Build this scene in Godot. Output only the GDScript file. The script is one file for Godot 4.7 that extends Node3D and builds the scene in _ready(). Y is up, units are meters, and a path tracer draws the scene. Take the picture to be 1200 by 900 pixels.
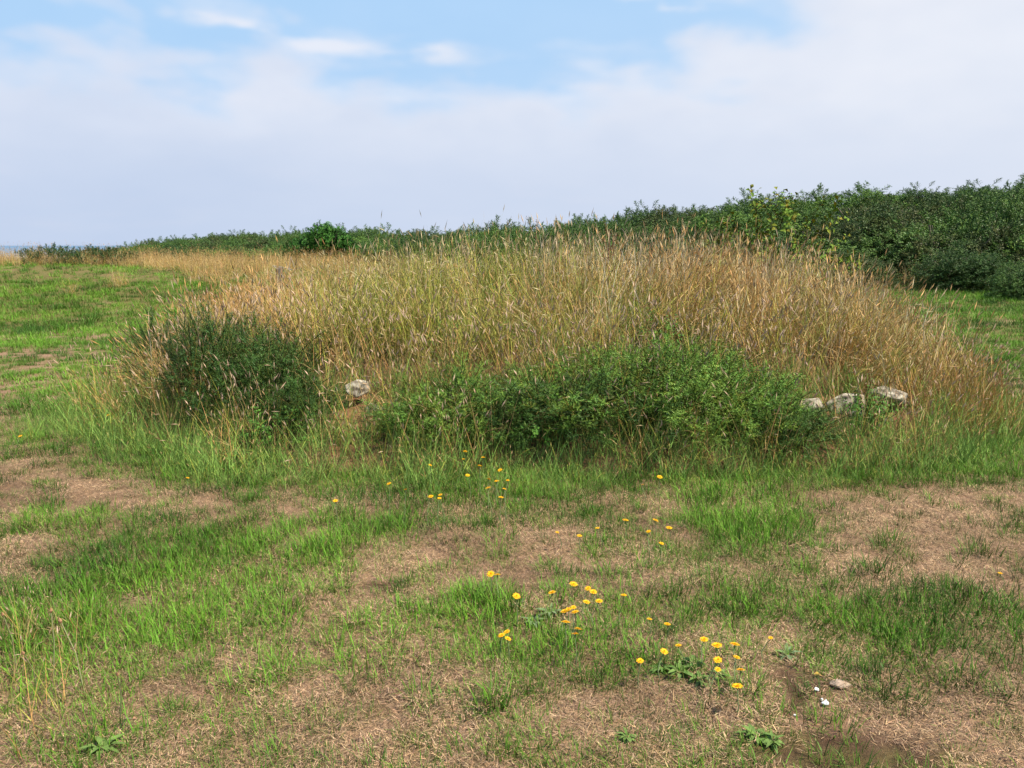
extends Node3D
# A grassy stone-kerbed mound in a dry summer pasture, gorse scrub behind, hazy sky. Units: metres, camera looks along -Z.

const EYE := Vector3(0, 1.6, 0)
const PITCH := 9.9
const FOV := 51.0
const EXPOSURE := 1.9
var R := RandomNumberGenerator.new()
var N1 := FastNoiseLite.new()
var N2 := FastNoiseLite.new()
var N3 := FastNoiseLite.new()
var M := {}
var used := {}

# ---------------------------------------------------------------- helpers
class MB:
	var v := PackedVector3Array()
	var n := PackedVector3Array()
	var c := PackedColorArray()
	func tri(a: Vector3, b: Vector3, d: Vector3, col: Color) -> void:
		var nn := (d - a).cross(b - a).normalized()
		v.append(a); v.append(b); v.append(d)
		n.append(nn); n.append(nn); n.append(nn)
		c.append(col); c.append(col); c.append(col)
	func quad(a: Vector3, b: Vector3, d: Vector3, e: Vector3, col: Color) -> void:
		tri(a, b, d, col); tri(a, d, e, col)
	func smooth_tri(a: Vector3, b: Vector3, d: Vector3, na: Vector3, nb: Vector3, nd: Vector3, col: Color) -> void:
		v.append(a); v.append(b); v.append(d)
		n.append(na); n.append(nb); n.append(nd)
		c.append(col); c.append(col); c.append(col)
	func blade(p: Vector3, yaw: float, lean: float, length: float, width: float, bend: float, segs: int, col: Color, fat := 0.7, twist := 0.0) -> Vector3:
		var h := Vector3(cos(yaw), 0, sin(yaw))
		var side := Vector3(-sin(yaw + twist), 0, cos(yaw + twist))
		var q := p
		var w := width
		var last_n := h
		for i in segs:
			var t := (i + 1.0) / segs
			var a := lean + bend * (i + 0.5) / segs
			var d := h * sin(a) + Vector3.UP * cos(a)
			var q2 := q + d * (length / segs)
			var nn := side.cross(d).normalized()
			var w2 := width * pow(maxf(1.0 - t, 0.0), fat)
			if i == 0: last_n = nn
			if i == segs - 1:
				smooth_tri(q - side * w * 0.5, q2, q + side * w * 0.5, last_n, nn, last_n, col)
			else:
				smooth_tri(q - side * w * 0.5, q2 - side * w2 * 0.5, q2 + side * w2 * 0.5, last_n, nn, nn, col)
				smooth_tri(q - side * w * 0.5, q2 + side * w2 * 0.5, q + side * w * 0.5, last_n, nn, last_n, col)
			q = q2; w = w2; last_n = nn
		return q
	func spindle(p: Vector3, d: Vector3, length: float, width: float, col: Color, around := 3) -> void:
		var a := d.cross(Vector3(0.3, 0.2, 0.9)).normalized()
		var b := d.cross(a).normalized()
		var mid := p + d * length * 0.45
		for k in around:
			var t0 := TAU * k / around
			var t1 := TAU * (k + 1) / around
			var o0 := (a * cos(t0) + b * sin(t0)) * width * 0.5
			var o1 := (a * cos(t1) + b * sin(t1)) * width * 0.5
			tri(p, mid + o0, mid + o1, col)
			tri(p + d * length, mid + o1, mid + o0, col)
	func tube(pts: Array, r0: float, r1: float, around: int, col: Color) -> void:
		for i in pts.size() - 1:
			var p: Vector3 = pts[i]
			var q: Vector3 = pts[i + 1]
			var d := (q - p).normalized()
			var a := d.cross(Vector3(0.31, 0.12, 0.94)).normalized()
			var b := d.cross(a).normalized()
			var ra := lerpf(r0, r1, float(i) / (pts.size() - 1))
			var rb := lerpf(r0, r1, float(i + 1) / (pts.size() - 1))
			for k in around:
				var t0 := TAU * k / around
				var t1 := TAU * (k + 1) / around
				var u0 := a * cos(t0) + b * sin(t0)
				var u1 := a * cos(t1) + b * sin(t1)
				smooth_tri(p + u0 * ra, q + u0 * rb, q + u1 * rb, u0, u0, u1, col)
				smooth_tri(p + u0 * ra, q + u1 * rb, p + u1 * ra, u0, u1, u1, col)
	func leaf(p: Vector3, d: Vector3, up: Vector3, length: float, width: float, col: Color, fold := 0.15, droop := 0.2) -> void:
		var side := d.cross(up).normalized()
		var mid := p + d * length * 0.45 + up * length * 0.06
		var tip := p + d * length - up * length * droop
		var l := mid + side * width * 0.5 + up * width * fold
		var r := mid - side * width * 0.5 + up * width * fold
		var q := p + d * length * 0.78 - up * length * droop * 0.35
		tri(p, l, mid, col); tri(p, mid, r, col)
		tri(mid, l, q + side * width * 0.3, col); tri(mid, q + side * width * 0.3, q, col)
		tri(mid, q, q - side * width * 0.3, col); tri(mid, q - side * width * 0.3, r, col)
		tri(q, q + side * width * 0.3, tip, col); tri(q, tip, q - side * width * 0.3, col)
	func mesh(m: Material) -> ArrayMesh:
		var arr := []
		arr.resize(Mesh.ARRAY_MAX)
		arr[Mesh.ARRAY_VERTEX] = v
		arr[Mesh.ARRAY_NORMAL] = n
		arr[Mesh.ARRAY_COLOR] = c
		var am := ArrayMesh.new()
		am.add_surface_from_arrays(Mesh.PRIMITIVE_TRIANGLES, arr)
		am.surface_set_material(0, m)
		return am

class Lot:  # placements of one mesh
	var buf := PackedFloat32Array()
	func add(b: Basis, o: Vector3, col: Color) -> void:
		buf.append_array(PackedFloat32Array([b.x.x, b.y.x, b.z.x, o.x, b.x.y, b.y.y, b.z.y, o.y, b.x.z, b.y.z, b.z.z, o.z, col.r, col.g, col.b, 1.0]))
	func multi(m: Mesh) -> MultiMesh:
		var mm := MultiMesh.new()
		mm.transform_format = MultiMesh.TRANSFORM_3D
		mm.use_colors = true
		mm.mesh = m
		mm.instance_count = buf.size() / 16
		mm.buffer = buf
		return mm

func rr(a: float, b: float) -> float: return R.randf_range(a, b)
func tone(c: Color, lo := 0.7, hi := 1.0) -> Color:
	var k := rr(lo, hi)
	return Color(c.r * k * rr(0.93, 1.07), c.g * k, c.b * k * rr(0.9, 1.1))
func numbered(s: String) -> String:
	used[s] = used.get(s, -1) + 1
	return s if used[s] == 0 else "%s_%03d" % [s, used[s]]
func tag(o: Node, label: String, category: String, group := "", kind := "") -> Node:
	o.set_meta("label", label)
	o.set_meta("category", category)
	if group: o.set_meta("group", group)
	if kind: o.set_meta("kind", kind)
	return o
func thing(called: String, label: String, category: String, at := Vector3.ZERO, turn := 0.0, group := "", kind := "") -> Node3D:
	var o := Node3D.new()
	o.name = numbered(called)
	add_child(o, true)
	o.position = at
	o.rotation.y = turn
	tag(o, label, category, group, kind)
	return o
func part(called: String, m: Mesh, parent: Node) -> MeshInstance3D:
	var o := MeshInstance3D.new()
	o.name = called
	o.mesh = m
	parent.add_child(o, true)
	return o
func many(called: String, mm: MultiMesh, parent: Node, stuff := true) -> void:
	var o := MultiMeshInstance3D.new()
	o.name = called
	o.multimesh = mm
	if stuff: o.set_meta("kind", "stuff")
	parent.add_child(o, true)
func copy(o: Node3D, label: String, at: Vector3, turn: float, size := Vector3.ONE, group := "") -> Node3D:
	var d: Node3D = o.duplicate()
	var base := String(o.name)
	if base.length() > 4 and base[-4] == "_" and base.substr(base.length() - 3).is_valid_int(): base = base.substr(0, base.length() - 4)
	d.name = numbered(base)
	add_child(d, true)
	d.position = at
	d.rotation.y = turn
	d.scale = size
	d.set_meta("label", label)
	if group: d.set_meta("group", group)
	return d
func plain(rough := 0.8, through := 0.0) -> StandardMaterial3D:
	var m := StandardMaterial3D.new()
	m.vertex_color_use_as_albedo = true
	m.roughness = rough
	m.metallic_specular = 0.3
	m.cull_mode = BaseMaterial3D.CULL_DISABLED
	if through > 0.0:
		m.backlight_enabled = true
		m.backlight = Color(through, through, through)
	return m

# ---------------------------------------------------------------- the lie of the land
func sstep(a: float, b: float, x: float) -> float:
	var t := clampf((x - a) / (b - a), 0.0, 1.0)
	return t * t * (3.0 - 2.0 * t)
func mound_r(x: float, z: float) -> float:
	var u := (x - 0.2) / (4.35 if x < 0.2 else 4.5)
	var w := (z + 8.9) / (3.4 if z > -8.9 else 3.6)
	return pow(pow(absf(u), 2.6 if u < 0.0 else 3.8) + pow(absf(w), 2.3), 0.41) * (1.0 + 0.07 * N2.get_noise_2d(x * 40.0, z * 40.0))
func height(x: float, z: float) -> float:
	var d := -z
	var h := 0.05 * N1.get_noise_2d(x * 14.0, z * 14.0) + 0.018 * N2.get_noise_2d(x * 90.0, z * 90.0)
	h *= sstep(2.0, 4.0, d + 1.5)
	var r := mound_r(x, z)
	if r < 1.0: h += 0.99 * pow(1.0 - r * r, 1.0) + 0.05 * N2.get_noise_2d(x * 60.0, z * 60.0) * (1.0 - r)
	h += 0.05 * exp(-pow((x - 3.0) / 1.1, 2.0) - pow((z + 8.8) / 1.4, 2.0))
	# grassy bank on one side, gentle rise and scrub hill on the other
	h += 0.85 * sstep(14.5, 25.0, d) * sstep(-2.0, -6.5, x) * (1.0 - sstep(30, 60, d))
	h += 0.36 * sstep(10.0, 24.0, d) * sstep(3.0, 9.0, x)
	h += 0.25 * N1.get_noise_2d(x * 3.0, z * 3.0) * sstep(12, 30, d)
	var s := scrub_line(x, z)
	h += (0.6 + 1.9 * sstep(-2, 20, x)) * sstep(0.5, 8.0, s)
	h -= 45.0 * sstep(75.0, 260.0, sqrt(x * x + z * z))
	return h
func scrub_line(x: float, z: float) -> float:  # metres behind the front of the scrub
	# front runs from (15, -23) to (-28, -57)
	var a := Vector2(15, -23)
	var b := Vector2(-28, -57)
	var d := (b - a).normalized()
	return (Vector2(x, z) - a).dot(Vector2(d.y, -d.x) * (1.0 if Vector2(d.y, -d.x).y < 0 else -1.0))
func ground_at(x: float, z: float) -> Vector3: return Vector3(x, height(x, z), z)
func spot(px: float, py: float, y := 0.0) -> Vector3:  # where the photograph's point lies on a level at height y
	var k := tan(deg_to_rad(FOV / 2)) / 450.0
	var d := Vector3((px - 600.0) * k, (450.0 - py) * k, -1).rotated(Vector3.RIGHT, deg_to_rad(-PITCH))
	return EYE + d * ((y - EYE.y) / d.y)
func on_land(px: float, py: float) -> Vector3:  # first point of the land on that line of sight
	var k := tan(deg_to_rad(FOV / 2)) / 450.0
	var d := Vector3((px - 600.0) * k, (450.0 - py) * k, -1).rotated(Vector3.RIGHT, deg_to_rad(-PITCH))
	var t := 2.0
	while t < 60.0:
		var p := EYE + d * t
		if p.y < height(p.x, p.z): return Vector3(p.x, height(p.x, p.z), p.z)
		t += 0.03
	return EYE + d * t

# patches of the pasture: [x, y, half width, half height, green, tall]; from the photograph, laid on the ground
var patches := []
func add_patch(px: float, py: float, rx: float, ry: float, g: float, tall := 0.0) -> void:
	var near := spot(px, py + ry)
	var far := spot(px, py - ry)
	var c := spot(px, py)
	var k := tan(deg_to_rad(FOV / 2)) / 450.0
	patches.append([c.x, (near.z + far.z) * 0.5, rx * k * absf(c.z) * 1.02, (near.z - far.z) * 0.5, g, tall])
func lushness(x: float, z: float) -> Vector2:  # (how green, how tall) 0..1
	var g := 0.60 + 0.60 * N1.get_noise_2d(x * 60.0 + 90, z * 50.0) + 0.45 * N2.get_noise_2d(x * 110.0, z * 90.0 + 40) + 0.9 * N2.get_noise_2d(x * 230.0, z * 200.0) + 0.6 * N2.get_noise_2d(x * 520.0 + 77, z * 460.0)
	var t := 0.3 + 0.5 * N1.get_noise_2d(x * 70.0 - 300, z * 70.0)
	for p in patches:
		var dx: float = (x - p[0]) / p[2]
		var dz: float = (z - p[1]) / p[3]
		var q := dx * dx + dz * dz
		if q < 2.2:
			var w := 1.0 - sstep(0.2, 2.1, q + 0.9 * N2.get_noise_2d(x * 120.0, z * 120.0))
			g += p[4] * w * 0.55
			t += p[5] * w
	var r := mound_r(x, z)
	var foot := sstep(1.28, 1.04, r)
	g += foot * 0.9; t += foot * 0.6
	if -z > 9.0:
		g += 0.65 * sstep(8.5, 13, -z) * (1.0 - 0.75 * exp(-pow((x + 7.5) / 3.0, 2.0) - pow((z + 12.0) / 3.0, 2.0)))
		t += 0.25 * sstep(12, 16, -z)
	return Vector2(clampf(g, 0, 1), clampf(t, 0, 1))

var soil_spots := []
func soil_spot(x: float, z: float) -> float:  # dark bare soil showing through
	var out := 0.0
	for q in soil_spots:
		var d: Vector2 = (Vector2(x, z) - q[0]) / q[1]
		out = maxf(out, 1.0 - sstep(0.5, 1.3, d.length() + 0.5 * N2.get_noise_2d(x * 300.0, z * 300.0)))
	return out
func _ready() -> void:
	R.seed = 71
	N1.seed = 4; N1.frequency = 0.01; N1.fractal_octaves = 3
	N2.seed = 11; N2.frequency = 0.02; N2.fractal_octaves = 2
	N3.seed = 23; N3.frequency = 0.01; N3.fractal_octaves = 5
	camera_and_light()
	materials()
	pasture_map()
	land()
	scrub()
	mound_plants()
	pasture_grass()
	small_things()

# ---------------------------------------------------------------- camera, sky, sun
func camera_and_light() -> void:
	var cam := Camera3D.new()
	cam.name = "camera"
	cam.fov = FOV
	cam.far = 20000.0
	cam.near = 0.05
	add_child(cam)
	cam.position = EYE
	cam.rotation_degrees.x = -PITCH
	var env := Environment.new()
	env.background_mode = Environment.BG_SKY
	var sky := Sky.new()
	var pan := PanoramaSkyMaterial.new()
	pan.panorama = ImageTexture.create_from_image(sky_image())
	sky.sky_material = pan
	env.sky = sky
	env.tonemap_mode = Environment.TONE_MAPPER_LINEAR
	env.tonemap_exposure = EXPOSURE
	env.sdfgi_enabled = true
	env.ssao_enabled = true
	env.ssil_enabled = true
	var we := WorldEnvironment.new()
	we.name = "environment"
	we.environment = env
	add_child(we)
	var sun := DirectionalLight3D.new()
	sun.name = "sun"
	sun.light_energy = 1.6
	sun.light_angular_distance = 3.0
	sun.light_color = Color(1.0, 0.96, 0.9)
	sun.shadow_enabled = true
	add_child(sun)
	sun.rotation_degrees = Vector3(-58, 68, 0)

func bump(az: float, el: float, a0: float, e0: float, wa: float, we: float) -> float:
	var da := (az - a0) / wa
	var de := (el - e0) / we
	return exp(-da * da - de * de)
func sky_image() -> Image:
	var w := 2048
	var hgt := 1024
	var data := PackedFloat32Array()
	data.resize(w * hgt * 3)
	var n := FastNoiseLite.new()
	n.seed = 5; n.frequency = 1.0; n.fractal_octaves = 5; n.noise_type = FastNoiseLite.TYPE_SIMPLEX_SMOOTH
	var low := Vector3(0.54, 0.635, 0.83)
	var blue := Vector3(0.33, 0.62, 0.96)
	var deep := Vector3(0.16, 0.40, 0.84)
	var white := Vector3(0.84, 0.87, 0.965)
	for j in hgt:
		var el := 90.0 - (j + 0.5) / hgt * 180.0
		var se := sin(deg_to_rad(el))
		var ce := cos(deg_to_rad(el))
		for i in w:
			var k := (j * w + i) * 3
			var c := low
			if el > 0.0:
				var az := wrapf((i + 0.5) / w * 360.0, -180.0, 180.0)
				var ar := deg_to_rad(az)
				var sc := 1.0 / (se + 0.10)
				var px := sin(ar) * ce * sc
				var pz := -cos(ar) * ce * sc
				var big := n.get_noise_2d(px * 0.45 + 7.0, pz * 0.45)
				var fine := n.get_noise_2d(px * 1.5, pz * 1.9 + 50.0)
				var puff := n.get_noise_3d(sin(ar) * 9.0, el * 0.30, cos(ar) * 9.0)
				var soft := n.get_noise_3d(sin(ar) * 2.6, el * 0.12 + 9.0, cos(ar) * 2.6)
				# a bank of haze with a puffy top, lower in the middle of this view where the blue shows
				var top := 16.0 + 11.0 * soft - 6.6 * bump(az, 0, -4.0, 0, 25.0, 1.0) + 9.0 * bump(az, 0, 31.0, 0, 9.0, 1.0) - 4.0 * bump(az, 0, -20.0, 0, 8.0, 1.0)
				top += 1.4 * bump(az, 0, -14.0, 0, 4.0, 1.0)
				var haze := 1.0 - sstep(-4.6, 4.2, el - top + 3.6 * puff)
				haze = maxf(haze, 1.0 - sstep(7.6, 12.4, el + 2.0 * puff))
				var cover := 0.12 + 0.75 * big + 0.45 * fine
				cover += (0.62 + 2.6 * fine) * bump(az, el, -16.5, 13.2 - (az + 16.5) * 0.13, 5.0, 0.42)
				cover += (0.65 + 2.6 * fine) * bump(az, el, 8.0, 14.9, 4.2, 0.8)
				cover += (0.4 + fine) * bump(az, el, -6.0, 12.6, 2.6, 0.7)
				cover += 0.9 * bump(az, el, 29.0, 15.5, 11.0, 2.6)
				cover -= 0.3 * bump(az, el, -4.0, 16.0, 18.0, 4.0)
				var cl := sstep(0.10, 0.95, cover)
				var air := blue.lerp(deep, sstep(14.0, 75.0, el))
				c = air.lerp(white * (0.97 + 0.06 * big), cl * 0.9)
				var veil := low.lerp(white, clampf(0.08 + 0.48 * sstep(2.0, 11, el) + 0.22 * soft + 0.25 * puff * sstep(3, 9, el), 0.0, 1.0))
				c = c.lerp(veil, maxf(haze * 0.94, 0.25 * exp(-pow((el - 10.0) / 12.0, 2.0))))
				# thin cloud is brighter towards the sun
				var glow := exp(-pow(wrapf(az - 60.0, -180.0, 180.0) / 62.0, 2.0)) * exp(-pow((el - 30.0) / 40.0, 2.0))
				c = c.lerp(Vector3(0.93, 0.94, 0.975), glow * 0.7 * (0.3 + 0.7 * maxf(cl, haze)))
			c /= EXPOSURE
			data[k] = c.x; data[k + 1] = c.y; data[k + 2] = c.z
	return Image.create_from_data(w, hgt, false, Image.FORMAT_RGBF, data.to_byte_array())

# ---------------------------------------------------------------- materials
func materials() -> void:
	M.grass = plain(0.55, 0.3)
	M.dry = plain(0.7, 0.28)
	M.leaf = plain(0.7, 0.3)
	M.needle = plain(0.5, 0.2)
	M.wood = plain(0.9)
	M.petal = plain(0.6, 0.4)
	for k in ["grass", "dry", "leaf", "needle"]: M[k].albedo_color = Color(0.62, 0.62, 0.62).linear_to_srgb()
	M.dry.albedo_color = Color(0.72, 0.71, 0.67).linear_to_srgb()
	# trampled ground: brown earth under a felt of bleached dead grass
	var size := 1024
	var im := Image.create(size, size, true, Image.FORMAT_RGBA8)
	var hm := Image.create(size, size, true, Image.FORMAT_RGBA8)
	for y in size:
		for x in size:
			var e := 0.5 + 0.5 * N3.get_noise_2d(x * 3.0, y * 3.0)
			var g := R.randf()
			im.set_pixel(x, y, Color(0.44 + 0.14 * e + 0.07 * g, 0.36 + 0.12 * e + 0.06 * g, 0.285 + 0.09 * e + 0.05 * g))
			hm.set_pixel(x, y, Color(0.25 * e, 0.25 * e, 0.25 * e))
	for s in 16000:
		var p := Vector2(R.randf() * size, R.randf() * size)
		var a := R.randf() * TAU
		var bend := rr(-0.05, 0.05)
		var tint := Color.from_hsv(rr(0.05, 0.095), rr(0.2, 0.38), rr(0.55, 0.88))
		var hh := rr(0.4, 1.0)
		for i in int(rr(10, 38)):
			p += Vector2(cos(a), sin(a))
			a += bend
			var q := Vector2i(posmod(int(p.x), size), posmod(int(p.y), size))
			im.set_pixelv(q, tint)
			hm.set_pixelv(q, Color(hh, hh, hh))
	im.generate_mipmaps()
	var g := plain(0.95)
	g.cull_mode = BaseMaterial3D.CULL_BACK
	g.albedo_texture = ImageTexture.create_from_image(im)
	g.heightmap_enabled = true
	g.heightmap_texture = ImageTexture.create_from_image(hm)
	g.heightmap_scale = 0.6
	M.ground = g
	var sea := StandardMaterial3D.new()
	sea.albedo_color = Color(0.25, 0.38, 0.48)
	sea.roughness = 0.35
	M.sea = sea
	# lichened stone
	var stone := plain(0.9)
	stone.albedo_texture = noise_texture(9, 0.02, [Color(0.30, 0.27, 0.23), Color(0.50, 0.46, 0.39), Color(0.60, 0.56, 0.49), Color(0.72, 0.69, 0.61)])
	stone.uv1_triplanar = true
	stone.uv1_scale = Vector3.ONE * 3.0
	M.stone = stone
	var post := plain(0.95)
	post.albedo_texture = noise_texture(14, 0.03, [Color(0.27, 0.24, 0.21), Color(0.38, 0.35, 0.31), Color(0.46, 0.43, 0.39)])
	post.uv1_triplanar = true
	post.uv1_scale = Vector3(9, 1.2, 9)
	M.post = post
func noise_texture(s: int, f: float, cols: Array) -> NoiseTexture2D:
	var n := FastNoiseLite.new()
	n.seed = s; n.frequency = f; n.fractal_octaves = 5
	var t := NoiseTexture2D.new()
	t.width = 256; t.height = 256; t.seamless = true
	t.noise = n
	var r := Gradient.new()
	var offs := PackedFloat32Array()
	for i in cols.size(): offs.append(0.25 + 0.5 * i / (cols.size() - 1))
	r.offsets = offs
	r.colors = PackedColorArray(cols)
	t.color_ramp = r
	return t

func pasture_map() -> void:
	for q in [[1000, 885, 0.40, 0.16], [920, 884, 0.16, 0.06], [930, 796, 0.14, 0.07], [1040, 796, 0.05, 0.03], [930, 812, 0.10, 0.05], [905, 830, 0.06, 0.03], [700, 668, 0.2, 0.05], [1060, 870, 0.1, 0.04], [450, 690, 0.12, 0.06], [160, 560, 0.15, 0.08]]:
		var p := spot(q[0], q[1])
		soil_spots.append([Vector2(p.x, p.z), Vector2(q[2], q[3])])
	for q in [[420, 484, .20, .30], [440, 490, .14, .22], [950, 488, .2, .22], [992, 488, .22, .22], [1036, 484, .2, .22], [1072, 430, .24, .34]]:
		var p := on_land(q[0], q[1])
		bare_spots.append([Vector2(p.x, p.z), Vector2(q[2], q[3])])
	for p in [[160, 650, 100, 40, .8, .5], [300, 680, 120, 45, .7, .5], [420, 615, 80, 38, .6, .3], [50, 720, 90, 42, .8, .5], [210, 725, 60, 30, .5, .3],
		[872, 612, 72, 44, 1., .8], [1050, 738, 78, 32, .9, .6], [1160, 722, 60, 45, .9, .6], [900, 706, 80, 17, .8, .4], [1155, 622, 20, 10, 1., .5],
		[640, 735, 105, 38, .55, .4], [810, 785, 52, 26, .6, .1], [550, 712, 46, 20, .9, .4], [570, 790, 60, 34, .5, .2], [680, 770, 60, 30, .45, .2],
		[470, 566, 100, 24, .6, .3], [590, 572, 90, 22, .7, .3], [650, 600, 62, 14, .7, .3], [742, 640, 62, 26, .6, .3], [695, 650, 20, 10, .7, .3],
		[250, 545, 120, 16, .5, .2], [62, 612, 62, 9, .7, .2], [200, 512, 110, 14, .5, .2], [110, 470, 90, 12, .4, .1], [60, 440, 60, 9, .4, .1],
		[150, 775, 190, 50, .6, .1], [100, 872, 80, 26, .9, .4], [260, 830, 90, 30, .35, .1], [430, 770, 60, 25, .4, .2], [320, 888, 22, 10, .9, .5], [440, 800, 70, 25, .2, .1],
		[1100, 790, 60, 12, .4, .1], [900, 868, 50, 10, .6, 0], [830, 862, 40, 9, .5, 0], [1000, 550, 60, 18, .4, .3], [1150, 548, 90, 26, .6, .3], [1180, 600, 40, 18, .5, .2],
		[1150, 470, 70, 40, .5, .2], [590, 885, 50, 12, .4, .1], [730, 860, 14, 10, .4, .1],
		[600, 648, 150, 30, -.75, -.3], [380, 730, 70, 15, -.2, 0], [60, 560, 105, 34, -.6, -.2], [30, 650, 60, 20, -.6, -.2], [180, 590, 95, 13, -.55, -.2], [350, 596, 70, 14, -.3, -.1],
		[480, 835, 120, 45, -.5, -.2], [760, 830, 130, 34, -.6, -.3], [980, 830, 180, 34, -.8, -.3], [1080, 596, 140, 24, -.8, -.3], [1100, 655, 130, 26, -.7, -.3],
		[760, 690, 90, 18, -.35, -.2], [430, 680, 60, 24, -.4, -.2], [960, 650, 60, 25, -.4, -.2], [40, 860, 55, 28, -.5, 0], [880, 560, 50, 14, -.3, 0],
		[80, 500, 70, 12, -.4, -.1], [60, 395, 60, 5, -.5, 0], [100, 415, 40, 4, -.5, 0], [1190, 505, 25, 12, -.5, 0], [1175, 405, 25, 5, -.8, 0], [860, 655, 60, 10, -.2, 0]]:
		add_patch(p[0], p[1], p[2], p[3], p[4], p[5])

# ---------------------------------------------------------------- ground and sea
func steps(lo: float, hi: float, fine_lo: float, fine_hi: float, fine: float, grow: float) -> PackedFloat32Array:
	var out := PackedFloat32Array()
	var left := []
	var x := fine_lo
	var s := fine
	while x > lo:
		s *= grow
		x -= s
		left.append(maxf(x, lo))
	left.reverse()
	for a in left: out.append(a)
	x = fine_lo
	while x < fine_hi:
		out.append(x)
		x += fine
	s = fine
	out.append(fine_hi)
	x = fine_hi
	while x < hi:
		s *= grow
		x += s
		out.append(minf(x, hi))
	return out
func land() -> void:
	var xs := steps(-900, 900, -5.0, 5.0, 0.085, 1.06)
	var zs := steps(-900, 500, -12.0, -1.8, 0.085, 1.06)
	var v := PackedVector3Array(); var n := PackedVector3Array(); var c := PackedColorArray(); var uv := PackedVector2Array(); var idx := PackedInt32Array()
	for z in zs:
		for x in xs:
			v.append(Vector3(x, height(x, z), z))
			uv.append(Vector2(x, z) / 1.1)
			var l := lushness(x, z) if -z < 60 and absf(x) < 40 else Vector2(0.8, 0.5)
			var straw := Color(0.78, 0.72, 0.65)
			var soil := Color(0.42, 0.36, 0.30)
			var turf := Color(0.36, 0.46, 0.20)
			var col := straw.lerp(soil, sstep(0.15, 0.55, N2.get_noise_2d(x * 75.0 + 500, z * 75.0)) * 0.4)
			if -z < 6.0: col = col.lerp(Color(0.20, 0.16, 0.135), soil_spot(x, z))
			col = col.lerp(turf, sstep(0.35, 0.9, l.x) * (0.5 if -z < 10 else 0.95))
			if mound_r(x, z) < 1.0: col = Color(0.50, 0.42, 0.30) if not bare(x, z) else Color(0.62, 0.46, 0.34)
			c.append(col)
	var w := xs.size()
	for j in zs.size():
		for i in w:
			var a := v[j * w + mini(i + 1, w - 1)] - v[j * w + maxi(i - 1, 0)]
			var b := v[mini(j + 1, zs.size() - 1) * w + i] - v[maxi(j - 1, 0) * w + i]
			n.append(b.cross(a).normalized())
			if i < w - 1 and j < zs.size() - 1:
				var k := j * w + i
				idx.append_array(PackedInt32Array([k, k + 1, k + w, k + 1, k + w + 1, k + w]))
	var arr := []
	arr.resize(Mesh.ARRAY_MAX)
	arr[Mesh.ARRAY_VERTEX] = v; arr[Mesh.ARRAY_NORMAL] = n; arr[Mesh.ARRAY_COLOR] = c; arr[Mesh.ARRAY_TEX_UV] = uv; arr[Mesh.ARRAY_INDEX] = idx
	var am := ArrayMesh.new()
	am.add_surface_from_arrays(Mesh.PRIMITIVE_TRIANGLES, arr)
	am.surface_set_material(0, M.ground)
	var o := part("ground", am, self)
	tag(o, "dry trampled pasture ground with a low earth mound", "ground", "", "structure")
	var pm := PlaneMesh.new()
	pm.size = Vector2(30000, 30000)
	pm.material = M.sea
	var s := part("sea", pm, self)
	s.position.y = -38.0
	tag(s, "pale grey blue sea on the far horizon", "sea", "", "structure")
	print("land ", v.size(), " verts ", Time.get_ticks_msec())

# ---------------------------------------------------------------- plant meshes
func tuft(count: int, radius: float, l0: float, l1: float, w0: float, w1: float, col: Color, dead := 0.1, lean := 0.5, segs := 2) -> Mesh:
	var b := MB.new()
	for i in count:
		var a := R.randf() * TAU
		var q := sqrt(R.randf()) * radius
		var cc := tone(col, 0.55, 1.0)
		if R.randf() < dead: cc = tone(Color(0.62, 0.47, 0.27), 0.6, 1.0)
		b.blade(Vector3(cos(a) * q, -0.012, sin(a) * q), a + rr(-1.2, 1.2), rr(0.0, lean), rr(l0, l1), rr(w0, w1), rr(0.1, 1.3), segs, cc, 0.6, rr(-0.8, 0.8))
	return b.mesh(M.grass)
func litter(count: int, half: float, l0: float, l1: float) -> Mesh:
	var b := MB.new()
	for i in count:
		var cc := Color.from_hsv(rr(0.055, 0.105), rr(0.36, 0.56), pow(R.randf(), 1.7) * 0.80 + 0.13)
		b.blade(Vector3(rr(-half, half), rr(0.001, 0.013), rr(-half, half)), R.randf() * TAU, rr(1.12, 1.6), rr(l0, l1), rr(0.0009, 0.0022), rr(-0.3, 0.6), 2, cc, 0.3, rr(-0.4, 0.4))
	return b.mesh(M.dry)
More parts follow.
